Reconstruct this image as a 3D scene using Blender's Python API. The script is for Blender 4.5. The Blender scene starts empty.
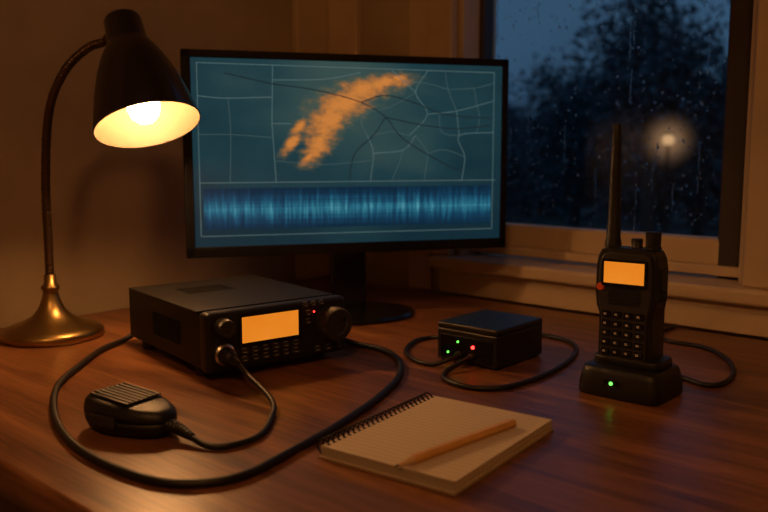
import bpy, bmesh, math, random
from mathutils import Vector, Matrix, Euler, Quaternion
random.seed(7)
DESK_Z = 0.75
PI = math.pi
bpy.context.scene.view_settings.view_transform = 'Standard'

# ------------------------------------------------------------------ materials
def new_mat(name):
    m = bpy.data.materials.new(name); m.use_nodes = True
    nt = m.node_tree
    b = nt.nodes.get('Principled BSDF')
    return m, nt, b

def simple(name, col, rough=.5, metal=0, bump=0, bscale=300, var=0, coat=0, spec=.5):
    m, nt, b = new_mat(name)
    b.inputs['Base Color'].default_value = col
    b.inputs['Roughness'].default_value = rough
    b.inputs['Metallic'].default_value = metal
    b.inputs['Coat Weight'].default_value = coat
    b.inputs['Specular IOR Level'].default_value = spec
    tc = nt.nodes.new('ShaderNodeTexCoord')
    n = nt.nodes.new('ShaderNodeTexNoise'); n.inputs['Scale'].default_value = bscale; n.inputs['Detail'].default_value = 4
    nt.links.new(tc.outputs['Object'], n.inputs['Vector'])
    if bump:
        bp = nt.nodes.new('ShaderNodeBump'); bp.inputs['Strength'].default_value = bump; bp.inputs['Distance'].default_value = .001
        nt.links.new(n.outputs['Fac'], bp.inputs['Height']); nt.links.new(bp.outputs['Normal'], b.inputs['Normal'])
    if var:
        n2 = nt.nodes.new('ShaderNodeTexNoise'); n2.inputs['Scale'].default_value = bscale*.08; n2.inputs['Detail'].default_value = 5
        nt.links.new(tc.outputs['Object'], n2.inputs['Vector'])
        r = nt.nodes.new('ShaderNodeValToRGB')
        r.color_ramp.elements[0].position = .3; r.color_ramp.elements[1].position = .7
        r.color_ramp.elements[0].color = [c*(1-var) for c in col[:3]]+[1]
        r.color_ramp.elements[1].color = [min(1, c*(1+var)) for c in col[:3]]+[1]
        nt.links.new(n2.outputs['Fac'], r.inputs['Fac']); nt.links.new(r.outputs['Color'], b.inputs['Base Color'])
    return m

def emis(name, col, strength, base=(0.02, .02, .02, 1), rough=.3):
    m, nt, b = new_mat(name)
    b.inputs['Base Color'].default_value = base
    b.inputs['Roughness'].default_value = rough
    b.inputs['Emission Color'].default_value = col
    b.inputs['Emission Strength'].default_value = strength
    return m

def math_node(nt, op, a, b=None, clamp=False):
    n = nt.nodes.new('ShaderNodeMath'); n.operation = op; n.use_clamp = clamp
    for i, v in enumerate((a, b)):
        if v is None: continue
        if isinstance(v, (int, float)): n.inputs[i].default_value = v
        else: nt.links.new(v, n.inputs[i])
    return n.outputs[0]

def ramp(nt, fac, stops):
    r = nt.nodes.new('ShaderNodeValToRGB')
    el = r.color_ramp.elements
    el[0].position, el[0].color = stops[0]; el[1].position, el[1].color = stops[-1]
    for p, c in stops[1:-1]:
        e = el.new(p); e.color = c
    nt.links.new(fac, r.inputs['Fac'])
    return r.outputs['Color']

# desk wood
def wood_mat():
    m, nt, b = new_mat('desk_wood')
    tc = nt.nodes.new('ShaderNodeTexCoord')
    mp = nt.nodes.new('ShaderNodeMapping'); mp.inputs['Scale'].default_value = (1.6, 22, 22)
    nt.links.new(tc.outputs['Object'], mp.inputs['Vector'])
    n = nt.nodes.new('ShaderNodeTexNoise'); n.inputs['Scale'].default_value = 2.2; n.inputs['Detail'].default_value = 8
    n.inputs['Roughness'].default_value = .62; n.inputs['Distortion'].default_value = .7
    nt.links.new(mp.outputs[0], n.inputs['Vector'])
    mp2 = nt.nodes.new('ShaderNodeMapping'); mp2.inputs['Scale'].default_value = (5, 160, 160)
    nt.links.new(tc.outputs['Object'], mp2.inputs['Vector'])
    n2 = nt.nodes.new('ShaderNodeTexNoise'); n2.inputs['Scale'].default_value = 3; n2.inputs['Detail'].default_value = 4
    nt.links.new(mp2.outputs[0], n2.inputs['Vector'])
    f = math_node(nt, 'ADD', math_node(nt, 'MULTIPLY', n.outputs['Fac'], .7), math_node(nt, 'MULTIPLY', n2.outputs['Fac'], .3))
    c = ramp(nt, f, [(.32, (.052, .018, .008, 1)), (.45, (.150, .058, .022, 1)), (.56, (.255, .104, .038, 1)), (.68, (.38, .165, .062, 1))])
    nt.links.new(c, b.inputs['Base Color'])
    rr = nt.nodes.new('ShaderNodeMapRange'); rr.inputs[3].default_value = .25; rr.inputs[4].default_value = .44
    nt.links.new(n.outputs['Fac'], rr.inputs[0]); nt.links.new(rr.outputs[0], b.inputs['Roughness'])
    bp = nt.nodes.new('ShaderNodeBump'); bp.inputs['Strength'].default_value = .25; bp.inputs['Distance'].default_value = .0006
    nt.links.new(n2.outputs['Fac'], bp.inputs['Height']); nt.links.new(bp.outputs['Normal'], b.inputs['Normal'])
    return m

M_WOOD = wood_mat()
M_WALL = simple('wall_plaster', (.42, .33, .21, 1), .9, bump=.6, bscale=60, var=.16)
M_TRIM = simple('trim_paint', (.56, .44, .30, 1), .55, bump=.2, bscale=80, var=.12)
M_TRIMD = simple('trim_dark', (.040, .028, .023, 1), .5, bump=.2, bscale=80, var=.15)
M_FLOOR = simple('floor_wood', (.03, .016, .01, 1), .6, bump=.2, bscale=40, var=.3)
M_CEIL = simple('ceiling_paint', (.5, .45, .38, 1), .9)
M_BLACK = simple('black_plastic', (.010, .009, .009, 1), .42, bump=.35, bscale=900)
M_BLACKG = simple('black_gloss', (.006, .006, .007, 1), .2)
M_METALB = simple('black_painted_metal', (.010, .009, .009, 1), .52, bump=.3, bscale=700, spec=.3)
M_RUBBER = simple('rubber', (.010, .009, .009, 1), .5)
M_DARKSLOT = simple('slot_dark', (.003, .003, .003, 1), .8)
M_BRASS = simple('antique_brass', (.40, .27, .10, 1), .34, 1, bump=.15, bscale=120, var=.2)
M_BRONZE = simple('dark_bronze', (.12, .075, .04, 1), .38, .9, var=.2)
M_SHADE = simple('shade_enamel', (.016, .012, .010, 1), .32, .3, coat=.4)
M_SHADEIN = simple('shade_inner', (.050, .040, .028, 1), .6)
M_BULB = emis('bulb_glow', (1, .46, .155, 1), 200)
M_CHROME = simple('steel', (.55, .5, .45, 1), .3, 1)
M_LABEL = simple('label_print', (.45, .42, .38, 1), .6)
M_KEY = simple('key_grey', (.028, .025, .023, 1), .45)
M_GREEN = emis('led_green', (.12, 1, .08, 1), 3.5)
M_RED = emis('led_red', (1, .02, .015, 1), 11)
M_ORANGEB = simple('orange_button', (.8, .12, .02, 1), .4)
M_COVER = simple('notebook_board', (.30, .22, .15, 1), .8)
M_PENCIL = simple('pencil_wood', (.72, .40, .11, 1), .4, var=.12, bscale=400)
M_PTIP = simple('pencil_tip_wood', (.70, .48, .27, 1), .7)
M_LEAD = simple('graphite', (.02, .02, .02, 1), .4)

def display_mat(name, lo, hi, strength):
    m, nt, b = new_mat(name)
    tc = nt.nodes.new('ShaderNodeTexCoord')
    n = nt.nodes.new('ShaderNodeTexNoise'); n.inputs['Scale'].default_value = 25
    nt.links.new(tc.outputs['Object'], n.inputs['Vector'])
    c = ramp(nt, n.outputs['Fac'], [(.3, lo), (.7, hi)])
    nt.links.new(c, b.inputs['Emission Color']); b.inputs['Emission Strength'].default_value = strength
    b.inputs['Base Color'].default_value = (.05, .02, .005, 1); b.inputs['Roughness'].default_value = .3
    return m
M_ORANGE = display_mat('amber_display', (.84, .225, .012, 1), (.90, .27, .022, 1), .88)

def paper_mat():
    m, nt, b = new_mat('ruled_paper')
    tc = nt.nodes.new('ShaderNodeTexCoord'); sp = nt.nodes.new('ShaderNodeSeparateXYZ')
    nt.links.new(tc.outputs['Object'], sp.inputs[0])
    fr = math_node(nt, 'FRACT', math_node(nt, 'MULTIPLY', math_node(nt, 'ADD', sp.outputs['Y'], 1.0), 1/.0078))
    ln = math_node(nt, 'LESS_THAN', fr, .11)
    mx = nt.nodes.new('ShaderNodeMix'); mx.data_type = 'RGBA'
    mx.inputs[6].default_value = (.68, .58, .43, 1); mx.inputs[7].default_value = (.43, .38, .31, 1)
    nt.links.new(ln, mx.inputs[0]); nt.links.new(mx.outputs[2], b.inputs['Base Color'])
    b.inputs['Roughness'].default_value = .85
    return m
M_PAPER = paper_mat()

# ------------------------------------------------------------------ mesh helpers
def link(o, parent=None):
    bpy.context.scene.collection.objects.link(o)
    if parent is not None: o.parent = parent
    return o

def empty(name, loc, rotz=0, rot=None):
    e = bpy.data.objects.new(name, None); e.empty_display_size = .05
    e.location = loc; e.rotation_euler = rot if rot else (0, 0, rotz)
    return link(e)

def mesh(name, verts, faces, mat, parent=None, loc=(0, 0, 0), rot=(0, 0, 0), smooth=False):
    me = bpy.data.meshes.new(name); me.from_pydata([tuple(v) for v in verts], [], faces); me.update()
    if mat: me.materials.append(mat)
    if smooth:
        for p in me.polygons: p.use_smooth = True
    o = bpy.data.objects.new(name, me); o.location = loc; o.rotation_euler = rot
    return link(o, parent)

def box(name, size, loc, mat, parent=None, bev=0, rot=(0, 0, 0), seg=3, taper=None):
    bm = bmesh.new(); bmesh.ops.create_cube(bm, size=1)
    for v in bm.verts:
        tx = ty = 1
        if taper and v.co.z > 0: tx, ty = taper
        v.co = Vector((v.co.x*size[0]*tx, v.co.y*size[1]*ty, v.co.z*size[2]))
    if bev:
        bmesh.ops.bevel(bm, geom=bm.edges[:], offset=bev, segments=seg, affect='EDGES', profile=.5)
    me = bpy.data.meshes.new(name); bm.to_mesh(me); bm.free()
    me.materials.append(mat)
    if bev:
        for p in me.polygons: p.use_smooth = True
    o = bpy.data.objects.new(name, me); o.location = loc; o.rotation_euler = rot
    link(o, parent)
    if bev:
        w = o.modifiers.new('wn', 'WEIGHTED_NORMAL'); w.keep_sharp = False
    return o

def multibox(name, items, mat, parent=None):
    vs, fs = [], []
    for s, l in items:
        k = len(vs)
        for dz in (-.5, .5):
            for dx, dy in ((-.5, -.5), (.5, -.5), (.5, .5), (-.5, .5)):
                vs.append((l[0]+dx*s[0], l[1]+dy*s[1], l[2]+dz*s[2]))
        fs += [(k, k+3, k+2, k+1), (k+4, k+5, k+6, k+7), (k, k+1, k+5, k+4), (k+1, k+2, k+6, k+5), (k+2, k+3, k+7, k+6), (k+3, k, k+4, k+7)]
    return mesh(name, vs, fs, mat, parent)

def lathe(name, prof, mat, parent=None, loc=(0, 0, 0), axis=(0, 0, 1), seg=48, smooth=True, ribs=0, ribd=0, sx=1, sy=1, sharp=True, caps=True):
    vs, fs = [], []
    for r, z in prof:
        for i in range(seg):
            a = 2*PI*i/seg
            rr = r*(1 - (ribd if ribs and (i % 2) else 0))
            vs.append((rr*math.cos(a)*sx, rr*math.sin(a)*sy, z))
    n = len(prof)
    for j in range(n-1):
        for i in range(seg):
            i2 = (i+1) % seg
            fs.append((j*seg+i, j*seg+i2, (j+1)*seg+i2, (j+1)*seg+i))
    if caps and prof[0][0] > 1e-6: fs.append(tuple(range(seg-1, -1, -1)))
    if caps and prof[-1][0] > 1e-6: fs.append(tuple((n-1)*seg+i for i in range(seg)))
    q = Vector(axis).to_track_quat('Z', 'Y')
    o = mesh(name, vs, fs, mat, parent, loc, q.to_euler(), smooth)
    bm = bmesh.new(); bm.from_mesh(o.data)
    bmesh.ops.remove_doubles(bm, verts=bm.verts, dist=1e-6)
    bmesh.ops.recalc_face_normals(bm, faces=bm.faces)
    if sharp:
        for e in bm.edges:
            if len(e.link_faces) == 2 and e.calc_face_angle(0) > math.radians(38): e.smooth = False
    bm.to_mesh(o.data); bm.free()
    return o

def cyl(name, r, d, loc, axis, mat, parent=None, bev=.0, seg=32, ribs=0, ribd=.0):
    if bev: prof = [(0, -d/2), (r-bev, -d/2), (r, -d/2+bev), (r, d/2-bev), (r-bev, d/2), (0, d/2)]
    else: prof = [(0, -d/2), (r, -d/2), (r, d/2), (0, d/2)]
    return lathe(name, prof, mat, parent, loc, axis, seg, True, ribs, ribd)

def catmull(pts, n=12):
    P = [Vector(p) for p in pts]; P = [P[0]*2-P[1]] + P + [P[-1]*2-P[-2]]
    out = []
    for i in range(1, len(P)-2):
        p0, p1, p2, p3 = P[i-1:i+3]
        for k in range(n):
            t = k/n
            out.append(.5*((2*p1)+(-p0+p2)*t+(2*p0-5*p1+4*p2-p3)*t*t+(-p0+3*p1-3*p2+p3)*t**3))
    out.append(P[-2]); return out

def sweep(name, pts, rad, mat, parent=None, n=12, seg=12, raw=False):
    C = [Vector(p) for p in pts] if raw else catmull(pts, n)
    L = [0]
    for i in range(1, len(C)): L.append(L[-1]+(C[i]-C[i-1]).length)
    vs, fs = [], []
    nrm = None
    for i, p in enumerate(C):
        t = (C[min(i+1, len(C)-1)]-C[max(i-1, 0)]).normalized()
        if nrm is None:
            nrm = t.cross(Vector((0, 0, 1)))
            if nrm.length < .1: nrm = t.cross(Vector((1, 0, 0)))
        nrm = (nrm - t*nrm.dot(t)).normalized(); bn = t.cross(nrm)
        r = rad(L[i]/L[-1], L[i]) if callable(rad) else rad
        for k in range(seg):
            a = 2*PI*k/seg; vs.append(p+nrm*math.cos(a)*r+bn*math.sin(a)*r)
    for i in range(len(C)-1):
        for k in range(seg):
            k2 = (k+1) % seg
            fs.append((i*seg+k, i*seg+k2, (i+1)*seg+k2, (i+1)*seg+k))
    fs.append(tuple(range(seg-1, -1, -1))); fs.append(tuple((len(C)-1)*seg+k for k in range(seg)))
    return mesh(name, vs, fs, mat, parent, smooth=True)

def sphere(name, r, loc, mat, parent=None, scale=(1, 1, 1), seg=24):
    bm = bmesh.new(); bmesh.ops.create_uvsphere(bm, u_segments=seg, v_segments=seg//2, radius=r)
    for v in bm.verts: v.co = Vector((v.co.x*scale[0], v.co.y*scale[1], v.co.z*scale[2]))
    me = bpy.data.meshes.new(name); bm.to_mesh(me); bm.free(); me.materials.append(mat)
    for p in me.polygons: p.use_smooth = True
    o = bpy.data.objects.new(name, me); o.location = loc
    return link(o, parent)

# ------------------------------------------------------------------ room (z=0 is the desk top while modelling)
XL, YB, XR, YF = -1.31, 1.29, 1.7, -1.9
ZF, ZC = -.75, 1.75
T = .12
box('wall_left', (T, YB-YF+T*2, ZC-ZF), (XL-T/2, (YB+YF)/2, (ZC+ZF)/2), M_WALL)
box('wall_right', (T, YB-YF+T*2, ZC-ZF), (XR+T/2, (YB+YF)/2, (ZC+ZF)/2), M_WALL)
box('wall_front', (XR-XL, T, ZC-ZF), ((XR+XL)/2, YF-T/2, (ZC+ZF)/2), M_WALL)
WX0, WX1, WZ0, WZ1 = -.953, -.405, .075, 1.25
multibox('wall_back', [
    ((WX0-XL, T, ZC-ZF), ((WX0+XL)/2, YB+T/2, (ZC+ZF)/2)),
    ((XR-WX1, T, ZC-ZF), ((XR+WX1)/2, YB+T/2, (ZC+ZF)/2)),
    ((WX1-WX0, T, ZC-WZ1), ((WX0+WX1)/2, YB+T/2, (ZC+WZ1)/2)),
    ((WX1-WX0, T, WZ0-ZF), ((WX0+WX1)/2, YB+T/2, (WZ0+ZF)/2))], M_WALL)
box('floor', (XR-XL+2*T, YB-YF+2*T, .05), ((XR+XL)/2, (YB+YF)/2, ZF-.025), M_FLOOR)
box('ceiling', (XR-XL+2*T, YB-YF+2*T, .05), ((XR+XL)/2, (YB+YF)/2, ZC+.025), M_CEIL)
box('baseboard_left', (.015, YB-YF, .09), (XL+.0075, (YB+YF)/2, ZF+.045), M_TRIM, bev=.003)
box('trim_1', (.02, .10, ZC-.0), (XL+.010, YB-.052, ZC/2+.0), M_TRIM, bev=.004)
box('trim_2', (.085, .018, ZC-.0), (XL+.065, YB-.009, ZC/2+.0), M_TRIM, bev=.004)

# window
win = empty('window_1', (0, 0, 0))
gY = 1.36
zc = (WZ0+WZ1)/2; hh = WZ1-WZ0
box('jamb_left', (.012, .11, hh), (WX0+.006, YB+.055, zc), M_TRIM, win, bev=.002)
box('jamb_right', (.012, .11, hh), (WX1-.006, YB+.055, zc), M_TRIM, win, bev=.002)
box('stile_left', (.020, .035, hh), (WX0+.012, gY, zc), M_TRIMD, win, bev=.004)
box('stile_right', (.050, .035, hh), (-.443, gY-.005, zc), M_TRIMD, win, bev=.005)
box('stile_lip', (.008, .03, hh), (-.420, gY-.03, zc), M_TRIMD, win, bev=.002)
box('rail_bottom', (WX1-WX0-.02, .036, .045), ((WX0+WX1)/2, gY-.004, .1155), M_TRIM, win, bev=.005)
box('rail_stop', (WX1-WX0-.02, .016, .016), ((WX0+WX1)/2, gY-.030, .088), M_TRIM, win, bev=.003)
box('rail_top', (WX1-WX0-.02, .036, .05), ((WX0+WX1)/2, gY-.004, WZ1-.025), M_TRIM, win, bev=.005)
box('sill', (.99-.2, .155, .024), ((-.99-.20)/2, 1.2525+.0775-.004, .063), M_TRIM, win, bev=.006)
box('apron', (.74, .018, .048), (-.61, YB-.009, .026), M_TRIM, win, bev=.003)
box('casing_left', (.056, .022, WZ1-.075+.06), (WX0-.028, YB-.011, (WZ1+.135)/2), M_TRIM, win, bev=.005)
box('casing_left_outer', (.055, .012, WZ1+.06), (WX0-.056-.028, YB-.006, (WZ1+.06)/2), M_TRIM, win, bev=.003)
box('casing_right', (.07, .022, WZ1-.075+.06), (WX1+.035, YB-.011, (WZ1+.135)/2), M_TRIM, win, bev=.005)
box('casing_top', (.68, .022, .07), ((WX0+WX1)/2, YB-.011, WZ1+.035), M_TRIM, win, bev=.005)

mg, nt, b = new_mat('window_glass')
out = nt.nodes['Material Output']; nt.nodes.remove(b)
tr = nt.nodes.new('ShaderNodeBsdfTransparent'); tr.inputs[0].default_value = (.9, .95, 1, 1)
gl = nt.nodes.new('ShaderNodeBsdfGlossy'); gl.inputs['Roughness'].default_value = .25
mx = nt.nodes.new('ShaderNodeMixShader'); mx.inputs[0].default_value = .008
nt.links.new(tr.outputs[0], mx.inputs[1]); nt.links.new(gl.outputs[0], mx.inputs[2]); nt.links.new(mx.outputs[0], out.inputs['Surface'])
box('glass_pane', (.48, .004, 1.10), (-.70, gY, .69), mg, win)

# raindrops on the pane
md, nt, b = new_mat('rain_water')
b.inputs['Transmission Weight'].default_value = 1; b.inputs['IOR'].default_value = 1.33; b.inputs['Roughness'].default_value = .02
bm = bmesh.new()
def drop(x, z, r, el):
    mat = Matrix.Translation((x, gY-.0022, z)) @ Matrix.Diagonal((1, .45, el, 1))
    bmesh.ops.create_icosphere(bm, subdivisions=2, radius=r, matrix=mat)
for i in range(800):
    x = random.uniform(-.93, -.47); z = random.uniform(.142, .62)
    r = random.choice([.0008, .001, .0012, .0015, .0015, .002]) * random.uniform(.7, 1.15)
    drop(x, z, r, random.uniform(1, 1.5))
for i in range(20):
    x = random.uniform(-.92, -.48); z = random.uniform(.2, .6)
    for k in range(random.randint(6, 18)):
        drop(x+random.uniform(-.0012, .0012), z-k*.005, .0011*random.uniform(.7, 1.2), 2.4)
me = bpy.data.meshes.new('raindrops'); bm.to_mesh(me); bm.free(); me.materials.append(md)
for p in me.polygons: p.use_smooth = True
link(bpy.data.objects.new('raindrops', me), win)

# ------------------------------------------------------------------ outside
M_GROUND = simple('wet_ground', (.05, .06, .05, 1), .8, var=.3, bscale=4)
box('ground', (60, 50, .1), (-8, 26.6, -1.05), M_GROUND)
M_LEAF = simple('hazed_leaves', (.12, .17, .19, 1), .9, var=.2, bscale=20, spec=.05)  # grey-blue base colour has the fog haze over the trees put into it
M_BARK = simple('bark', (.06, .05, .045, 1), .9)
def tree(x, y, h, spread, n, seed, conifer=False):
    rnd = random.Random(seed)
    e = empty('garden_tree', (x, y, -1.0))
    sweep('trunk', [(0, 0, 0), (.05, .02, h*.4), (-.03, 0, h*.75), (0, 0, h*.97)], lambda t, l: .09*(1-t*.85), M_BARK, e, n=5, seg=8)
    vs, fs = [], []
    cl = []
    if conifer:
        for k in range(70):
            t = rnd.random()**.8
            a = rnd.uniform(0, 2*PI); R = spread*(1-t)*rnd.uniform(.55, 1.0)+.05
            cl.append((Vector((R*math.cos(a), R*math.sin(a), h*(.15+.85*t)-R*.25)), .18+.22*(1-t)))
    else:
        for k in range(34):
            d = Vector((rnd.gauss(0, 1), rnd.gauss(0, 1), rnd.gauss(0, 1))).normalized()*rnd.uniform(.3, 1)
            cl.append((Vector((d.x*spread, d.y*spread, h*.66+d.z*h*.34)), rnd.uniform(.25, .5)))
    for c, r in cl:
        for q in range(n):
            p = c+Vector((rnd.gauss(0, .5), rnd.gauss(0, .5), rnd.gauss(0, .42)))*r
            s = rnd.uniform(.018, .042)
            u = Vector((rnd.gauss(0, 1), rnd.gauss(0, 1), rnd.gauss(0, 1))).normalized()*s
            w = Vector((rnd.gauss(0, 1), rnd.gauss(0, 1), rnd.gauss(0, 1))).normalized()*s
            k = len(vs); vs += [p-u, p+w, p+u, p-w]; fs.append((k, k+1, k+2, k+3))
    mesh('foliage', vs, fs, M_LEAF, e)
    return e
tree(-3.45, 7.8, 2.95, .60, 260, 1)
tree(-4.9, 9.0, 2.25, .8, 230, 2)
tree(-6.6, 9.2, 2.6, .8, 150, 3, True)
tree(-5.7, 10.5, 2.3, 1.0, 210, 4)
tree(-2.7, 8.6, 2.4, .7, 210, 5)
tree(-4.3, 11.5, 2.4, 1.3, 210, 6)
tree(-7.8, 11.5, 2.2, 1.3, 200, 8)
rnd = random.Random(5); vs, fs = [], []
for q in range(18000):
    x = rnd.uniform(-13, 0); hgt = 1.25+.16*math.sin(x*2.3)+.1*math.sin(x*5.1)
    p = Vector((x, 14.2+rnd.uniform(-.4, .4), -1+hgt*rnd.random()**.6)); s = rnd.uniform(.04, .12)
    u = Vector((rnd.gauss(0, 1), rnd.gauss(0, 1), rnd.gauss(0, 1))).normalized()*s
    w = Vector((rnd.gauss(0, 1), rnd.gauss(0, 1), rnd.gauss(0, 1))).normalized()*s
    k = len(vs); vs += [p-u, p+w, p+u, p-w]; fs.append((k, k+1, k+2, k+3))
mesh('hedge', vs, fs, M_LEAF)

# garden lamp; its halo is painted by an added self-glowing sphere
gl_e = empty('street_lamp', (-2.70, 6.5, -1.0))
GZ = 1.36
lathe('post', [(0, 0), (.05, 0), (.05, .03), (.02, .05), (.018, GZ-.06), (.03, GZ-.04), (0, GZ-.04)], M_TRIMD, gl_e, seg=16)
sphere('globe', .045, (0, 0, GZ), emis('globe_glow', (1, .55, .24, 1), .62), gl_e)
lathe('cap', [(0, GZ+.07), (.02, GZ+.065), (.06, GZ+.042), (0, GZ+.040)], M_TRIMD, gl_e, seg=16)
mv = bpy.data.materials.new('halo_glow'); mv.use_nodes = True; nt = mv.node_tree; nt.nodes.remove(nt.nodes['Principled BSDF'])
tc = nt.nodes.new('ShaderNodeTexCoord'); gr = nt.nodes.new('ShaderNodeTexGradient'); gr.gradient_type = 'SPHERICAL'
mpp = nt.nodes.new('ShaderNodeMapping'); mpp.inputs['Scale'].default_value = (1/.27,)*3
nt.links.new(tc.outputs['Object'], mpp.inputs['Vector']); nt.links.new(mpp.outputs[0], gr.inputs[0])
pw = math_node(nt, 'MULTIPLY', math_node(nt, 'POWER', gr.outputs['Fac'], 2.4), 2.3)
em = nt.nodes.new('ShaderNodeEmission'); em.inputs[0].default_value = (1, .50, .22, 1); nt.links.new(pw, em.inputs[1])
nt.links.new(em.outputs[0], nt.nodes['Material Output'].inputs['Volume'])
sphere('glow_halo', .27, (0, 0, GZ), mv, gl_e)

# world: dusk
w = bpy.data.worlds.new('dusk'); bpy.context.scene.world = w; w.use_nodes = True; nt = w.node_tree
bg = nt.nodes['Background']
tc = nt.nodes.new('ShaderNodeTexCoord'); sp = nt.nodes.new('ShaderNodeSeparateXYZ'); nt.links.new(tc.outputs['Generated'], sp.inputs[0])
nz = nt.nodes.new('ShaderNodeTexNoise'); nz.inputs['Scale'].default_value = 5; nz.inputs['Detail'].default_value = 3
nt.links.new(tc.outputs['Generated'], nz.inputs['Vector'])
f = math_node(nt, 'ADD', sp.outputs['Z'], math_node(nt, 'MULTIPLY', math_node(nt, 'SUBTRACT', nz.outputs['Fac'], .5), .25))
c = ramp(nt, f, [(.0, (.018, .040, .070, 1)), (.12, (.038, .084, .140, 1)), (.35, (.042, .095, .170, 1)), (1, (.03, .06, .12, 1))])
nt.links.new(c, bg.inputs[0]); bg.inputs[1].default_value = 1.0

# ------------------------------------------------------------------ desk
desk = empty('desk', (0, 0, 0))
DX0, DX1, DY0, DY1 = XL+.003, .75, .30, YB-.020
box('top', (DX1-DX0, DY1-DY0, .034), ((DX0+DX1)/2, (DY0+DY1)/2, -.017), M_WOOD, desk, bev=.008, seg=4)
box('apron_front', (DX1-DX0-.1, .02, .08), ((DX0+DX1)/2, DY0+.05, -.074), M_WOOD, desk, bev=.002)
for i, (x, y) in enumerate([(DX0+.06, DY0+.07), (DX1-.06, DY0+.07), (DX0+.06, DY1-.06), (DX1-.06, DY1-.06)]):
    box('leg_%d' % (i+1), (.05, .05, .716), (x, y, -.392), M_WOOD, desk, bev=.004)

# ------------------------------------------------------------------ monitor
mon = empty('computer_monitor', (-.928, .975, 0), math.radians(57.6))
MW, MH, MZ = .540, .320, .272
box('housing', (MW, .022, MH), (0, .012, MZ), M_BLACKG, mon, bev=.004)
box('back_bulge', (.30, .035, .20), (0, .036, MZ-.01), M_BLACK, mon, bev=.012)
box('bezel_top', (MW, .006, .012), (0, -.001, MZ+MH/2-.006), M_BLACKG, mon, bev=.0015)
box('bezel_bottom', (MW, .006, .017), (0, -.001, MZ-MH/2+.0085), M_BLACKG, mon, bev=.0015)
box('bezel_left', (.014, .006, MH), (-MW/2+.007, -.001, MZ), M_BLACKG, mon, bev=.0015)
box('bezel_right', (.011, .006, MH), (MW/2-.0055, -.001, MZ), M_BLACKG, mon, bev=.0015)
SX0, SX1 = -MW/2+.013, MW/2-.010; SZ0, SZ1 = MZ-MH/2+.016, MZ+MH/2-.011
SW, SH = SX1-SX0, SZ1-SZ0

def screen_mat():
    m, nt, b = new_mat('weather_map_screen')
    uv = nt.nodes.new('ShaderNodeTexCoord').outputs['UV']
    n1 = nt.nodes.new('ShaderNodeTexNoise'); n1.inputs['Scale'].default_value = 3.2; n1.inputs['Detail'].default_value = 6
    nt.links.new(uv, n1.inputs['Vector'])
    mp = nt.nodes.new('ShaderNodeMapping'); mp.vector_type = 'TEXTURE'
    mp.inputs['Location'].default_value = (.48, .80, 0); mp.inputs['Scale'].default_value = (.70, .85, 1)
    nt.links.new(uv, mp.inputs['Vector'])
    vl = nt.nodes.new('ShaderNodeVectorMath'); vl.operation = 'LENGTH'; nt.links.new(mp.outputs[0], vl.inputs[0])
    rad = math_node(nt, 'SUBTRACT', 1.0, vl.outputs['Value'])
    fac = math_node(nt, 'ADD', math_node(nt, 'MULTIPLY', rad, .75), math_node(nt, 'MULTIPLY', math_node(nt, 'SUBTRACT', n1.outputs['Fac'], .5), .95))
    base = ramp(nt, fac, [(.0, (.005, .024, .036, 1)), (.35, (.012, .044, .056, 1)), (.8, (.042, .082, .074, 1))])
    nd = nt.nodes.new('ShaderNodeTexNoise'); nd.inputs['Scale'].default_value = 22; nd.inputs['Detail'].default_value = 10; nd.inputs['Roughness'].default_value = .70
    nt.links.new(uv, nd.inputs['Vector'])
    cells = [(.385, .55, .12, .040, 72), (.415, .68, .13, .066, 66), (.465, .775, .12, .078, 48), (.53, .845, .12, .064, 30), (.60, .895, .09, .040, 14), (.64, .915, .04, .022, 10),
             (.300, .555, .075, .020, 68), (.325, .645, .055, .020, 66), (.355, .485, .05, .018, 60)]
    mxv = None
    for cx, cy, a, bb, ang in cells:
        q = nt.nodes.new('ShaderNodeMapping'); q.vector_type = 'TEXTURE'
        q.inputs['Location'].default_value = (cx, cy, 0); q.inputs['Rotation'].default_value = (0, 0, math.radians(ang)); q.inputs['Scale'].default_value = (a, bb, 1)
        nt.links.new(uv, q.inputs['Vector'])
        l = nt.nodes.new('ShaderNodeVectorMath'); l.operation = 'LENGTH'; nt.links.new(q.outputs[0], l.inputs[0])
        v = math_node(nt, 'SUBTRACT', 1.12, l.outputs['Value'])
        mxv = v if mxv is None else math_node(nt, 'MAXIMUM', mxv, v)
    st = math_node(nt, 'ADD', mxv, math_node(nt, 'MULTIPLY', math_node(nt, 'SUBTRACT', nd.outputs['Fac'], .5), 2.4))
    mask = nt.nodes.new('ShaderNodeMapRange'); mask.inputs[1].default_value = -.3; mask.inputs[2].default_value = .65; nt.links.new(st, mask.inputs[0])
    scol = ramp(nt, st, [(.0, (.13, .11, .05, 1)), (.40, (.38, .145, .038, 1)), (.95, (.60, .21, .045, 1))])
    mx = nt.nodes.new('ShaderNodeMix'); mx.data_type = 'RGBA'
    nt.links.new(mask.outputs[0], mx.inputs[0]); nt.links.new(base, mx.inputs[6]); nt.links.new(scol, mx.inputs[7])
    nt.links.new(mx.outputs[2], b.inputs['Emission Color']); b.inputs['Emission Strength'].default_value = .95
    b.inputs['Base Color'].default_value = (.005, .005, .005, 1); b.inputs['Roughness'].default_value = .35; b.inputs['Specular IOR Level'].default_value = .25
    return m

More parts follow.
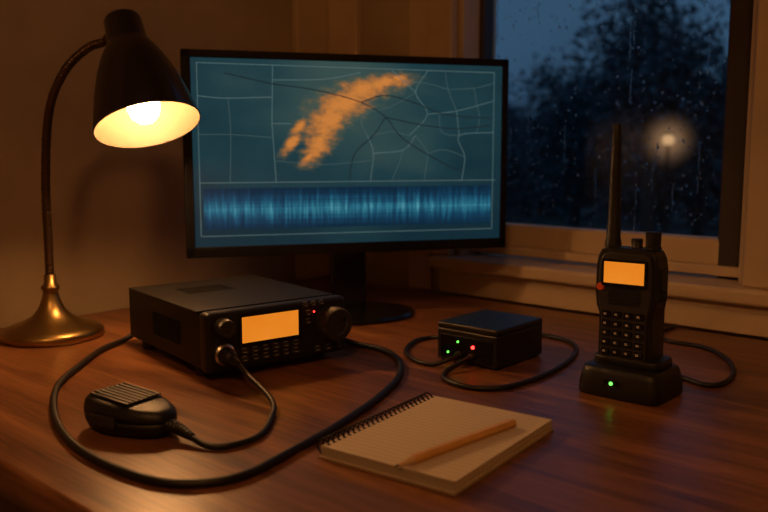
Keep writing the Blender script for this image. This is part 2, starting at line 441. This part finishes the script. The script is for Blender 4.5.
def uvplane(name, x0, x1, z0, z1, y, mat, parent):
    o = mesh(name, [(x0, y, z0), (x1, y, z0), (x1, y, z1), (x0, y, z1)], [(0, 1, 2, 3)], mat, parent)
    uvl = o.data.uv_layers.new(name='UVMap')
    for i, c in enumerate([(0, 0), (1, 0), (1, 1), (0, 1)]): uvl.data[i].uv = c
    return o
uvplane('screen', SX0, SX1, SZ0, SZ1, -.0005, screen_mat(), mon)
def waterfall_mat():
    m, nt, b = new_mat('waterfall_display')
    uv = nt.nodes.new('ShaderNodeTexCoord').outputs['UV']
    sp = nt.nodes.new('ShaderNodeSeparateXYZ'); nt.links.new(uv, sp.inputs[0])
    mp = nt.nodes.new('ShaderNodeMapping'); mp.inputs['Scale'].default_value = (85, .6, 1); nt.links.new(uv, mp.inputs['Vector'])
    n = nt.nodes.new('ShaderNodeTexNoise'); n.inputs['Scale'].default_value = 1; n.inputs['Detail'].default_value = 6; n.inputs['Roughness'].default_value = .75
    nt.links.new(mp.outputs[0], n.inputs['Vector'])
    d = math_node(nt, 'ABSOLUTE', math_node(nt, 'SUBTRACT', sp.outputs['Y'], .48))
    band = math_node(nt, 'MULTIPLY', math_node(nt, 'SUBTRACT', .28, d), .75)
    mp3 = nt.nodes.new('ShaderNodeMapping'); mp3.inputs['Scale'].default_value = (1, 45, 1); nt.links.new(uv, mp3.inputs['Vector'])
    n3 = nt.nodes.new('ShaderNodeTexNoise'); n3.inputs['Scale'].default_value = 1.3; nt.links.new(mp3.outputs[0], n3.inputs['Vector'])
    f = math_node(nt, 'ADD', math_node(nt, 'ADD', n.outputs['Fac'], band), math_node(nt, 'MULTIPLY', math_node(nt, 'SUBTRACT', n3.outputs['Fac'], .5), .35))
    c = ramp(nt, f, [(.36, (.003, .020, .045, 1)), (.54, (.006, .050, .105, 1)), (.70, (.018, .15, .23, 1)), (.90, (.13, .42, .50, 1))])
    nt.links.new(c, b.inputs['Emission Color']); b.inputs['Emission Strength'].default_value = .9
    b.inputs['Base Color'].default_value = (.005, .005, .005, 1); b.inputs['Roughness'].default_value = .35; b.inputs['Specular IOR Level'].default_value = .25
    return m
U = lambda u: SX0+u*SW
V = lambda v: SZ0+v*SH
uvplane('waterfall', U(.03), U(.965), V(.095), V(.315), -.0009, waterfall_mat(), mon)
M_LINE = emis('map_line', (.085, .145, .145, 1), 1.0)
M_LINEF = emis('map_line_faint', (.055, .10, .10, 1), 1.0)
M_LINED = emis('map_line_dark', (.006, .016, .020, 1), 1.0)
def polyline(name, pts, wd, mat, y=-.0011):
    P = catmull([(u, v, 0) for u, v in pts], 6) if len(pts) > 2 else [Vector((*p, 0)) for p in pts]
    P = [Vector((U(p.x), 0, V(p.y))) for p in P]
    vs, fs = [], []
    for i, p in enumerate(P):
        t = (P[min(i+1, len(P)-1)]-P[max(i-1, 0)]).normalized(); n = Vector((-t.z, 0, t.x))*wd/2
        vs += [Vector((p.x+n.x, y, p.z+n.z)), Vector((p.x-n.x, y, p.z-n.z))]
    for i in range(len(P)-1): fs.append((2*i, 2*i+1, 2*i+3, 2*i+2))
    return mesh(name, vs, fs, mat, mon)
L = [[(.02, .345), (.98, .345)], [(.02, .06), (.97, .06)], [(.97, .06), (.97, .96)], [(.02, .06), (.02, .97)], [(.02, .97), (.97, .96)],
     [(.245, .97), (.24, .66)], [(.24, .66), (.25, .345)], [(.02, .80), (.10, .79), (.24, .80)], [(.24, .66), (.30, .66)],
     [(.245, .89), (.40, .90), (.52, .94)], [(.55, .345), (.56, .50), (.54, .60)], [(.86, .345), (.87, .48), (.85, .60), (.97, .62)],
     [(.68, .60), (.74, .72), (.70, .84), (.74, .96)], [(.74, .72), (.84, .74), (.97, .80)], [(.62, .96), (.66, .90), (.70, .84)], [(.84, .74), (.85, .60)],
     [(.56, .50), (.66, .52), (.70, .60)]]
for i, p in enumerate(L): polyline('map_border_%d' % i, p, .0010, M_LINE)
L3 = [[(.02, .60), (.12, .60), (.24, .585)], [(.11, .79), (.115, .60), (.11, .345)], [(.25, .46), (.40, .44), (.55, .46)],
      [(.70, .60), (.74, .50), (.73, .345)], [(.74, .50), (.80, .52), (.87, .48)], [(.78, .73), (.79, .62), (.85, .60)],
      [(.80, .96), (.81, .86), (.84, .74)], [(.81, .86), (.90, .87), (.97, .90)], [(.90, .87), (.91, .78)], [(.66, .90), (.74, .89), (.81, .86)],
      [(.62, .345), (.64, .42), (.66, .52)], [(.56, .60), (.62, .62), (.68, .60)], [(.54, .60), (.52, .68), (.55, .73)], [(.91, .78), (.92, .70), (.91, .61)],
      [(.55, .73), (.62, .76), (.70, .84)]]
for i, p in enumerate(L3): polyline('map_county_%d' % i, p, .0008, M_LINEF, -.0010)
L2 = [[(.24, .87), (.38, .84), (.52, .78), (.60, .70), (.66, .58), (.80, .44), (.86, .40)], [(.52, .78), (.60, .82), (.70, .78), (.80, .72), (.96, .70)],
      [(.60, .70), (.72, .66), (.84, .64), (.96, .66)], [(.10, .92), (.24, .87)], [(.60, .70), (.56, .60), (.50, .50), (.48, .36)]]
for i, p in enumerate(L2): polyline('map_road_%d' % i, p, .0016, M_LINED, -.0013)
box('stand_neck', (.060, .022, .17), (.0, .045, .092), M_BLACKG, mon, bev=.005)
lathe('stand_base', [(0, 0), (.098, 0), (.10, .002), (.10, .005), (.096, .0085), (.06, .010), (0, .010)], M_BLACKG, mon, (0, .03, 0), seg=64, sx=1.12, sy=.85)

# ------------------------------------------------------------------ radio transceiver
rad = empty('radio_transceiver', (-.903, .7015, 0), math.radians(79.5))
RW, RD, RH = .204, .258, .073
rz = .012+RH/2
box('case', (RW-.006, RD-.02, RH-.004), (0, .008, rz-.001), M_METALB, rad, bev=.003)
box('lid', (RW-.002, RD-.035, .004), (0, .010, .083), M_METALB, rad, bev=.0015)
fY = -RD/2
box('front_panel', (RW, .022, RH+.002), (0, fY+.010, rz), M_BLACK, rad, bev=.006)
items = [((.0015, .0022, .030), (-RW/2+.0028, -.045+i*.0062, rz)) for i in range(14)]
multibox('side_vents', items, M_DARKSLOT, rad).location.x = -.0008
items = [((.0015, .0022, .030), (RW/2-.0028, -.045+i*.0062, rz)) for i in range(14)]
multibox('side_vents_r', items, M_DARKSLOT, rad).location.x = .0008
multibox('top_slots', [((.070, .0016, .001), (-.02, .02+i*.0055, .0851)) for i in range(9)], M_DARKSLOT, rad)
for i, (x, y) in enumerate([(-.085, -.085), (.085, -.085), (-.085, .09), (.085, .09)]):
    cyl('foot_%d' % i, .010, .014, (x, y, .007), (0, 0, 1), M_RUBBER, rad, bev=.002)
ff = fY-.001
box('display_bezel', (.090, .004, .042), (-.015, ff, .0600), M_BLACKG, rad, bev=.0018)
box('display', (.081, .002, .0325), (-.015, ff-.0016, .0603), M_ORANGE, rad, bev=.0006)
def knob(name, r, d, x, z, ribbed=True):
    lathe(name+'_skirt', [(0, 0), (r*1.12, 0), (r*1.12, .0025), (r, .004), (0, .004)], M_BLACK, rad, (x, ff, z), (0, -1, 0), 48)
    lathe(name, [(0, .003), (r, .003), (r, d*.85), (r*.93, d), (r*.6, d*1.01), (r*.55, d*.96), (0, d*.96)], M_KEY, rad, (x, ff, z), (0, -1, 0), 72, True, 1 if ribbed else 0, .05)
knob('tuning_knob', .0225, .020, .077, .053)
knob('volume_knob', .0115, .013, -.080, .067)
sphere('tuning_dimple', .0035, (.085, ff-.0198, .060), M_BLACKG, rad, (1, .4, 1))
lathe('mic_socket', [(0, 0), (.0135, 0), (.0135, .004), (.011, .006), (0, .006)], M_CHROME, rad, (-.080, ff, .034), (0, -1, 0), 40)
lathe('mic_plug', [(0, 0), (.0105, 0), (.0105, .012), (.0085, .016), (.006, .018), (.0052, .026), (.0042, .034), (0, .034)], M_RUBBER, rad, (-.080, ff-.004, .034), (0, -1, -.15), 32, True, 1, .06)
bt = []
for r_, z_ in enumerate((.0325, .0225)):
    for i in range(6):
        bt.append((.0105, .0056, -.052+i*.0148, z_))
for i in range(3): bt.append((.0085, .0045, .037+i*.0125, .0805))
for i in range(2): bt.append((.0085, .0045, .041, .069-i*.011))
bt += [(.012, .006, .055, .0195), (.012, .006, .072, .0195), (.010, .005, .090, .0195)]
for i, (w_, h_, x, z) in enumerate(bt):
    box('button_%d' % i, (w_, .0035, h_), (x, ff-.0008, z), M_KEY, rad, bev=.0009, seg=2)
multibox('button_labels', [((w_*.5, .0003, .0009), (x, ff-.00262, z)) for w_, h_, x, z in bt]+[((.006, .0003, .0008), (x, ff-.0003, z+.0046)) for w_, h_, x, z in bt], M_LABEL, rad)
sphere('status_led', .0010, (.0505, ff-.001, .071), M_RED, rad)

# ------------------------------------------------------------------ microphone
mic = empty('handheld_microphone', (-.719, .431, 0), math.radians(10))
def outline(n=64):
    pts = []
    for i in range(n):
        a = 2*PI*i/n
        x = math.cos(a); y = math.sin(a)
        X = .0525*math.copysign(abs(x)**.75, x)
        t = (X+.0525)/.105
        wv = .0345-.0125*max(0, (t-.35)/.65)**1.2
        pts.append((X, wv*math.copysign(abs(y)**.70, y)))
    return pts
O = outline()
def loft(name, O, layers, mat, parent, rot=(0, 0, 0), loc=(0, 0, 0)):
    vs, fs = [], []; n = len(O)
    for s, sy, z, tilt in layers:
        for x, y in O: vs.append((x*s, y*sy, z+tilt*x))
    for j in range(len(layers)-1):
        for i in range(n): fs.append((j*n+i, j*n+(i+1) % n, (j+1)*n+(i+1) % n, (j+1)*n+i))
    fs.append(tuple(range(n-1, -1, -1))); fs.append(tuple((len(layers)-1)*n+i for i in range(n)))
    return mesh(name, vs, fs, mat, parent, loc, rot, True)
loft('body_back', O, [(.80, .75, .001, 0), (.92, .90, .005, 0), (.98, .98, .012, 0), (1, 1, .017, -.01)], M_BLACK, mic)
loft('body_seam', O, [(.97, .96, .016, -.01), (.97, .96, .019, -.02)], M_DARKSLOT, mic)
loft('body_front', O, [(1, 1, .0185, -.02), (1, 1, .023, -.04), (.97, .965, .028, -.06), (.90, .88, .0315, -.07), (.80, .76, .0330, -.07)], M_BLACK, mic)
multibox('grille_ribs', [((.054, .0022, .0022), (-.012, -.0205+i*.0059, .0350)) for i in range(8)], M_KEY, mic).rotation_euler = (0, .065, 0)
multibox('grille_slots', [((.052, .0032, .0008), (-.012, -.0176+i*.0059, .0341)) for i in range(7)], M_DARKSLOT, mic).rotation_euler = (0, .065, 0)
box('talk_button', (.034, .006, .011), (-.005, -.0336, .0175), M_KEY, mic, bev=.002)
sweep('strain_relief', [(.048, 0, .014), (.064, 0, .012), (.084, -.002, .008)], lambda t, l: (.0075-.0035*t)*(1 if int(l/.0022) % 2 else .80), M_RUBBER, mic, n=14, seg=16)
def par_matrix(e):
    return Matrix.Translation(e.location) @ e.rotation_euler.to_matrix().to_4x4()
def world_child(o, par):
    o.parent = par; o.matrix_parent_inverse = par_matrix(par).inverted()
mr = par_matrix(mic) @ Vector((.082, -.002, .008))
plug = par_matrix(rad) @ Vector((-.080, ff-.036, .029))
plug0 = par_matrix(rad) @ Vector((-.080, ff-.060, .021))
mc = sweep('cord', [mr, (-.617, .446, .004), (-.602, .462, .0035), (-.602, .495, .0035), (-.630, .535, .004), (-.668, .570, .008), plug0, plug], .0031, M_RUBBER, None, n=14)
world_child(mc, mic)

# thick cable
tp = [(-1.034, .70, .030), (-1.058, .668, .020), (-1.058, .625, .006), (-1.034, .575, .0045), (-.985, .520, .0042), (-.914, .451, .0042), (-.821, .399, .0042), (-.729, .367, .0042), (-.655, .358, .0042), (-.586, .365, .0042),
      (-.550, .386, .0042), (-.535, .425, .0042), (-.549, .500, .0042), (-.566, .570, .0042), (-.597, .665, .0042), (-.638, .749, .0042), (-.690, .808, .0042), (-.745, .835, .0042), (-.80, .832, .006), (-.85, .815, .02)]
sweep('power_cable', tp, .0040, M_RUBBER, None, n=12)

# ------------------------------------------------------------------ adapter box
pb = empty('power_supply_box', (-.614, .912, 0))
BW, BD, BH = .096, .112, .053
box('body', (BW, BD, BH-.010), (0, 0, .002+(BH-.010)/2), M_BLACK, pb, bev=.003)
box('lid', (BW, BD, .009), (0, 0, BH-.0045), M_BLACK, pb, bev=.003)
box('seam', (BW-.004, BD-.004, .004), (0, 0, BH-.0100), M_DARKSLOT, pb)
multibox('feet', [((.012, .012, .003), (x, y, .0015)) for x in (-.038, .038) for y in (-.044, .044)], M_RUBBER, pb)
box('face_plate', (BW-.014, .002, BH-.022), (0, -BD/2-.0005, .022), M_BLACKG, pb, bev=.0008)
sphere('led_green_1', .0014, (-.028, -BD/2-.0022, .014), M_GREEN, pb)
sphere('led_green_2', .0014, (-.012, -BD/2-.0022, .030), M_GREEN, pb)
sphere('led_red_1', .0022, (.012, -BD/2-.0022, .026), M_RED, pb)
cyl('port_1', .0050, .007, (-.010, -BD/2-.003, .0125), (0, -1, 0), M_RUBBER, pb, bev=.001)
cyl('port_2', .0050, .007, (.010, -BD/2-.003, .0125), (0, -1, 0), M_RUBBER, pb, bev=.001)
l1 = sweep('lead_1', [(-.663, .93, .012), (-.690, .935, .008), (-.738, .945, .0032), (-.742, .905, .0032), (-.712, .850, .0032), (-.670, .822, .0032), (-.640, .822, .004), (-.624, .838, .011), (-.624, .849, .0125)], .0030, M_RUBBER)
l2 = sweep('lead_2', [(-.604, .849, .0125), (-.604, .830, .010), (-.606, .800, .0032), (-.585, .775, .0032), (-.548, .768, .0032), (-.518, .788, .0032), (-.507, .839, .0032), (-.512, .926, .0032), (-.538, 1.012, .0032), (-.575, 1.055, .0032), (-.625, 1.060, .004), (-.640, 1.00, .010), (-.640, .967, .012)], .0033, M_RUBBER)
world_child(l1, pb); world_child(l2, pb)

# ------------------------------------------------------------------ charging dock + handheld radio
dock = empty('charging_dock', (-.401, .888, 0))
def dock_mesh():
    w_, d_ = .049, .042
    n = 48; O2 = []
    for i in range(n):
        a = 2*PI*i/n; x, y = math.cos(a), math.sin(a)
        O2.append((w_*math.copysign(abs(x)**.32, x), d_*math.copysign(abs(y)**.32, y)))
    loft('base', O2, [(1, 1, .0, 0), (1.03, 1.03, .003, 0), (1.02, 1.02, .014, 0), (.97, .96, .026, 0), (.93, .92, .032, 0), (.88, .86, .0335, 0)], M_BLACK, dock)
    loft('cup_rim', [(x*.82, y*.60+.004) for x, y in O2], [(1, 1, .030, 0), (1, 1, .041, 0), (.97, .95, .043, 0), (.93, .9, .043, 0)], M_BLACK, dock)
dock_mesh()
sphere('led', .0020, (-.004, -.0435, .018), M_GREEN, dock)
box('badge', (.018, .001, .007), (-.004, -.0424, .018), M_BLACKG, dock, bev=.0003, rot=(.1, 0, 0))

ht = empty('handheld_radio', (-.404, .890, .030), rot=(math.radians(-1.5), math.radians(-.8), 0))
ht.scale = (1.10, 1.08, 1.04)
def ht_body(name, outl, d0, d1, mat, inset=.003):
    n = len(outl); vs, fs = [], []
    cz = sum(p[1] for p in outl)/n
    lay = [(d0, .94), (d0+inset*.5, .985), (d0+inset, 1), (d1-inset, 1), (d1-inset*.5, .985), (d1, .94)]
    for y, s in lay:
        for x, z in outl: vs.append((x*s, y, cz+(z-cz)*(1-(1-s)*.5)))
    for j in range(len(lay)-1):
        for i in range(n): fs.append((j*n+i, j*n+(i+1) % n, (j+1)*n+(i+1) % n, (j+1)*n+i))
    fs.append(tuple(range(n-1, -1, -1))); fs.append(tuple((len(lay)-1)*n+i for i in range(n)))
    o = mesh(name, vs, fs, mat, ht)
    bm = bmesh.new(); bm.from_mesh(o.data); bmesh.ops.recalc_face_normals(bm, faces=bm.faces); bm.to_mesh(o.data); bm.free()
    return o
sil = [(-.0280, .002), (.0280, .002), (.0290, .010), (.0290, .058), (.0325, .070), (.0340, .082), (.0340, .112), (.0320, .124), (.0285, .131), (.020, .1335), (-.020, .1335), (-.0285, .131), (-.0320, .124), (-.0340, .112), (-.0340, .082), (-.0325, .070), (-.0290, .058), (-.0290, .010)]
ht_body('body', sil, -.018, .012, M_BLACK)
box('battery', (.054, .014, .110), (0, .017, .060), M_BLACK, ht, bev=.003)
sil2 = [(x*.86, .006+(z-.002)*.93) for x, z in sil]
ht_body('face_plate', sil2, -.0205, -.016, M_KEY, .0012)
box('display_bezel', (.050, .003, .030), (0, -.0212, .106), M_BLACKG, ht, bev=.0012)
box('display', (.044, .002, .0235), (0, -.0222, .1065), M_ORANGE, ht, bev=.0005)
multibox('speaker_slots', [((.036-abs(i-2)*.002, .0006, .0016), (0, -.0207, .0715+i*.0040)) for i in range(5)], M_DARKSLOT, ht)
multibox('speaker_ribs', [((.038-abs(i-2)*.002, .0012, .0012), (0, -.0209, .0735+i*.0040)) for i in range(5)], M_BLACK, ht)
k = 0; labs = []
for r_ in range(5):
    for c_ in range(4):
        x, z = -.0183+c_*.0122, .060-r_*.0105
        box('key_%d' % k, (.0092, .003, .0068), (x, -.0212, z), M_BLACKG, ht, bev=.001, seg=2); k += 1
        labs.append(((.0030, .0003, .0026), (x-.0010, -.02285, z)))
multibox('key_labels', labs, M_LABEL, ht)
box('side_key_panel', (.003, .014, .040), (-.0345, -.002, .085), M_RUBBER, ht, bev=.001)
lathe('orange_key', [(0, 0), (.0042, 0), (.0042, .0018), (.0032, .0026), (0, .0026)], M_ORANGEB, ht, (-.0262, -.0200, .0895), (0, -1, 0), 24)
multibox('side_grips', [((.0012, .018, .0016), (.0346, -.003, .078+i*.004)) for i in range(8)], M_DARKSLOT, ht)
box('accessory_cover', (.003, .016, .026), (.0340, -.002, .100), M_RUBBER, ht, bev=.001)
lathe('channel_knob', [(.0, 0), (.0085, 0), (.0085, .003), (.0075, .0035), (.0080, .018), (.0065, .0195), (0, .0195)], M_BLACK, ht, (.0215, -.002, .1325), seg=40, ribs=1, ribd=.07)
lathe('volume_knob', [(.0, 0), (.0065, 0), (.0065, .002), (.0058, .003), (.0060, .010), (.005, .011), (0, .011)], M_BLACK, ht, (.004, -.002, .1325), seg=32, ribs=1, ribd=.07)
lathe('antenna', [(0, 0), (.0086, 0), (.0086, .006), (.0074, .012), (.0072, .024), (.0066, .028), (.0063, .050), (.0055, .090), (.0047, .122), (.0044, .133), (.0034, .138), (0, .139)], M_RUBBER, ht, (-.0225, -.002, .132), seg=28)

cc = sweep('charger_cable', [(-.398, .938, .005), (-.395, .952, .004), (-.378, .975, .0032), (-.342, .962, .0032), (-.328, .985, .0032), (-.336, 1.045, .0032), (-.370, 1.110, .0032), (-.415, 1.150, .0032), (-.470, 1.155, .0032), (-.50, 1.2, .0032), (-.5, 1.262, .0035)], .0032, M_RUBBER)

# ------------------------------------------------------------------ notebook
nb = empty('spiral_notebook', (-.461, .604, 0), math.radians(6))
NW, NL = .146, .194
box('back_cover', (NW, NL, .0018), (0, 0, .0009), M_COVER, nb, bev=.0006, seg=2)
pages = multibox('pages', [((NW-.004-((i*37) % 5)*.0003, NL-.003-((i*53) % 5)*.0003, .00085), (.0005+((i*29) % 3)*.0002, ((i*31) % 3)*.0002, .0022+i*.00095)) for i in range(10)], M_PAPER, nb)
box('top_page', (NW-.004, NL-.003, .0004), (.0005, 0, .01175), M_PAPER, nb)
vs, fs = [], []
def ring(cx, cy, cz, R, r):
    n, m_ = 20, 6; k = len(vs)
    for i in range(n):
        a = 2*PI*i/n
        for j in range(m_):
            b_ = 2*PI*j/m_; rr = R+r*math.cos(b_)
            vs.append((cx+rr*math.cos(a), cy+r*math.sin(b_)+.0012*a/(2*PI), cz+rr*math.sin(a)))
    for i in range(n):
        for j in range(m_):
            i2, j2 = (i+1) % n, (j+1) % m_
            fs.append((k+i*m_+j, k+i2*m_+j, k+i2*m_+j2, k+i*m_+j2))
N = 24
holes = []
for i in range(N):
    y = -NL/2+.008+i*(NL-.016)/(N-1)
    ring(-NW/2+.0005, y, .0084, .0073, .0009)
    holes.append(((.0030, .0030, .0003), (-NW/2+.0070, y, .01205)))
mesh('spiral', vs, fs, M_METALB, nb, smooth=True)
multibox('punch_holes', holes, M_DARKSLOT, nb)

# pencil
p0, p1 = Vector((-.431, .500, .0163)), Vector((-.417, .662, .0163))
pc = empty('pencil', p0); dv = (p1-p0); Lp = dv.length
hexp = lathe('barrel', [(0, .022), (.0045, .0225), (.0045, Lp-.001), (.0040, Lp), (0, Lp)], M_PENCIL, pc, (0, 0, 0), dv.normalized(), 6, False)
lathe('sharpened_wood', [(0, .004), (.0009, .004), (.0042, .0225), (0, .0226)], M_PTIP, pc, (0, 0, 0), dv.normalized(), 24)
lathe('lead', [(0, 0), (.0003, .0001), (.0010, .0045), (0, .0046)], M_LEAD, pc, (0, 0, 0), dv.normalized(), 16)

# ------------------------------------------------------------------ desk lamp
lamp = empty('desk_lamp', (0, 0, 0))
bx, by = -1.180, .578
lathe('base', [(0, 0), (.070, 0), (.074, .002), (.074, .010), (.071, .014), (.063, .018), (.045, .024), (.028, .033), (.019, .044), (.014, .056), (.011, .066), (.0105, .071), (.013, .073), (.013, .078), (.009, .081), (.0085, .095), (0, .095)],
      M_BRASS, lamp, (bx, by, 0), seg=72, sharp=False)
ax = Vector((.422, -.054, -.915)).normalized()
openc = Vector((-.998, .639, .313)); topc = openc-ax*.170
je = Vector((-1.100, .638, .434))
sp_ = [(bx, by, .085), (bx+.001, by, .14), (bx+.003, by+.0, .237), (bx+.016, by+.004, .335), (-1.142, .597, .392), (-1.118, .620, .424), (-1.100, .638, .434)]
sweep('gooseneck', sp_, lambda t, l: .0068 if (l/.0045) % 1 < .5 else .0058, M_BRONZE, lamp, n=40, seg=16)
jp = topc+ax*.028
sphere('swivel', .010, jp+(je-jp)*.75, M_BRONZE, lamp)
cyl('swivel_arm', .0055, (jp-je).length, (jp+je)/2, jp-je, M_BRONZE, lamp)
k_ = .96
lathe('shade_outer', [(r*k_, z*.955) for r, z in [(0, 0), (.018, 0), (.024, .002), (.027, .007), (.029, .040), (.031, .046), (.036, .054), (.044, .068), (.054, .092), (.064, .124), (.0715, .156), (.0755, .176), (.0758, .178), (.0742, .178)]], M_SHADE, lamp, topc, ax, 72, sharp=False, caps=False)
lathe('shade_inner', [(r*k_, z*.955) for r, z in [(.0742, .1778), (.0735, .174), (.0695, .155), (.062, .124), (.052, .093), (.042, .069), (.034, .057), (0, .052)]], M_SHADEIN, lamp, topc, ax, 72, sharp=False, caps=False)
lathe('socket', [(0, .05), (.015, .05), (.015, .098), (.012, .104), (0, .104)], M_CHROME, lamp, topc, ax, 32)
lathe('bulb', [(r*.9, z+.002) for r, z in [(0, .100), (.011, .100), (.014, .108), (.021, .120), (.0245, .132), (.0245, .140), (.021, .152), (.013, .160), (.005, .163), (0, .1635)]], M_BULB, lamp, topc, ax, 32)

# ------------------------------------------------------------------ added warm fill light, unseen behind the camera, shaped as a ceiling fixture
cl = empty('added_fill_light', (.35, -.7, ZC))
lathe('fill_mount', [(0, 0), (.06, 0), (.06, -.02), (0, -.02)], M_BRASS, cl, seg=32)
lathe('globe', [(0, -.02), (.05, -.022), (.11, -.05), (.13, -.09), (.11, -.13), (.05, -.155), (0, -.16)], emis('fill_globe', (1, .44, .14, 1), 48), cl, seg=32, sharp=False)

# ------------------------------------------------------------------ lift everything so the floor is z=0
for o in bpy.context.scene.objects:
    if o.parent is None: o.location.z += DESK_Z

# camera
cam = bpy.data.cameras.new('camera'); co = bpy.data.objects.new('camera', cam); link(co)
cam.sensor_width = 36; cam.lens = 36*820/768; cam.clip_start = .01
th = math.atan(106/820)
co.location = (0, 0, .28+DESK_Z); co.rotation_euler = (PI/2-th, 0, math.radians(41.5))
cam.dof.use_dof = True; cam.dof.focus_distance = .98; cam.dof.aperture_fstop = 4.5
bpy.context.scene.camera = co
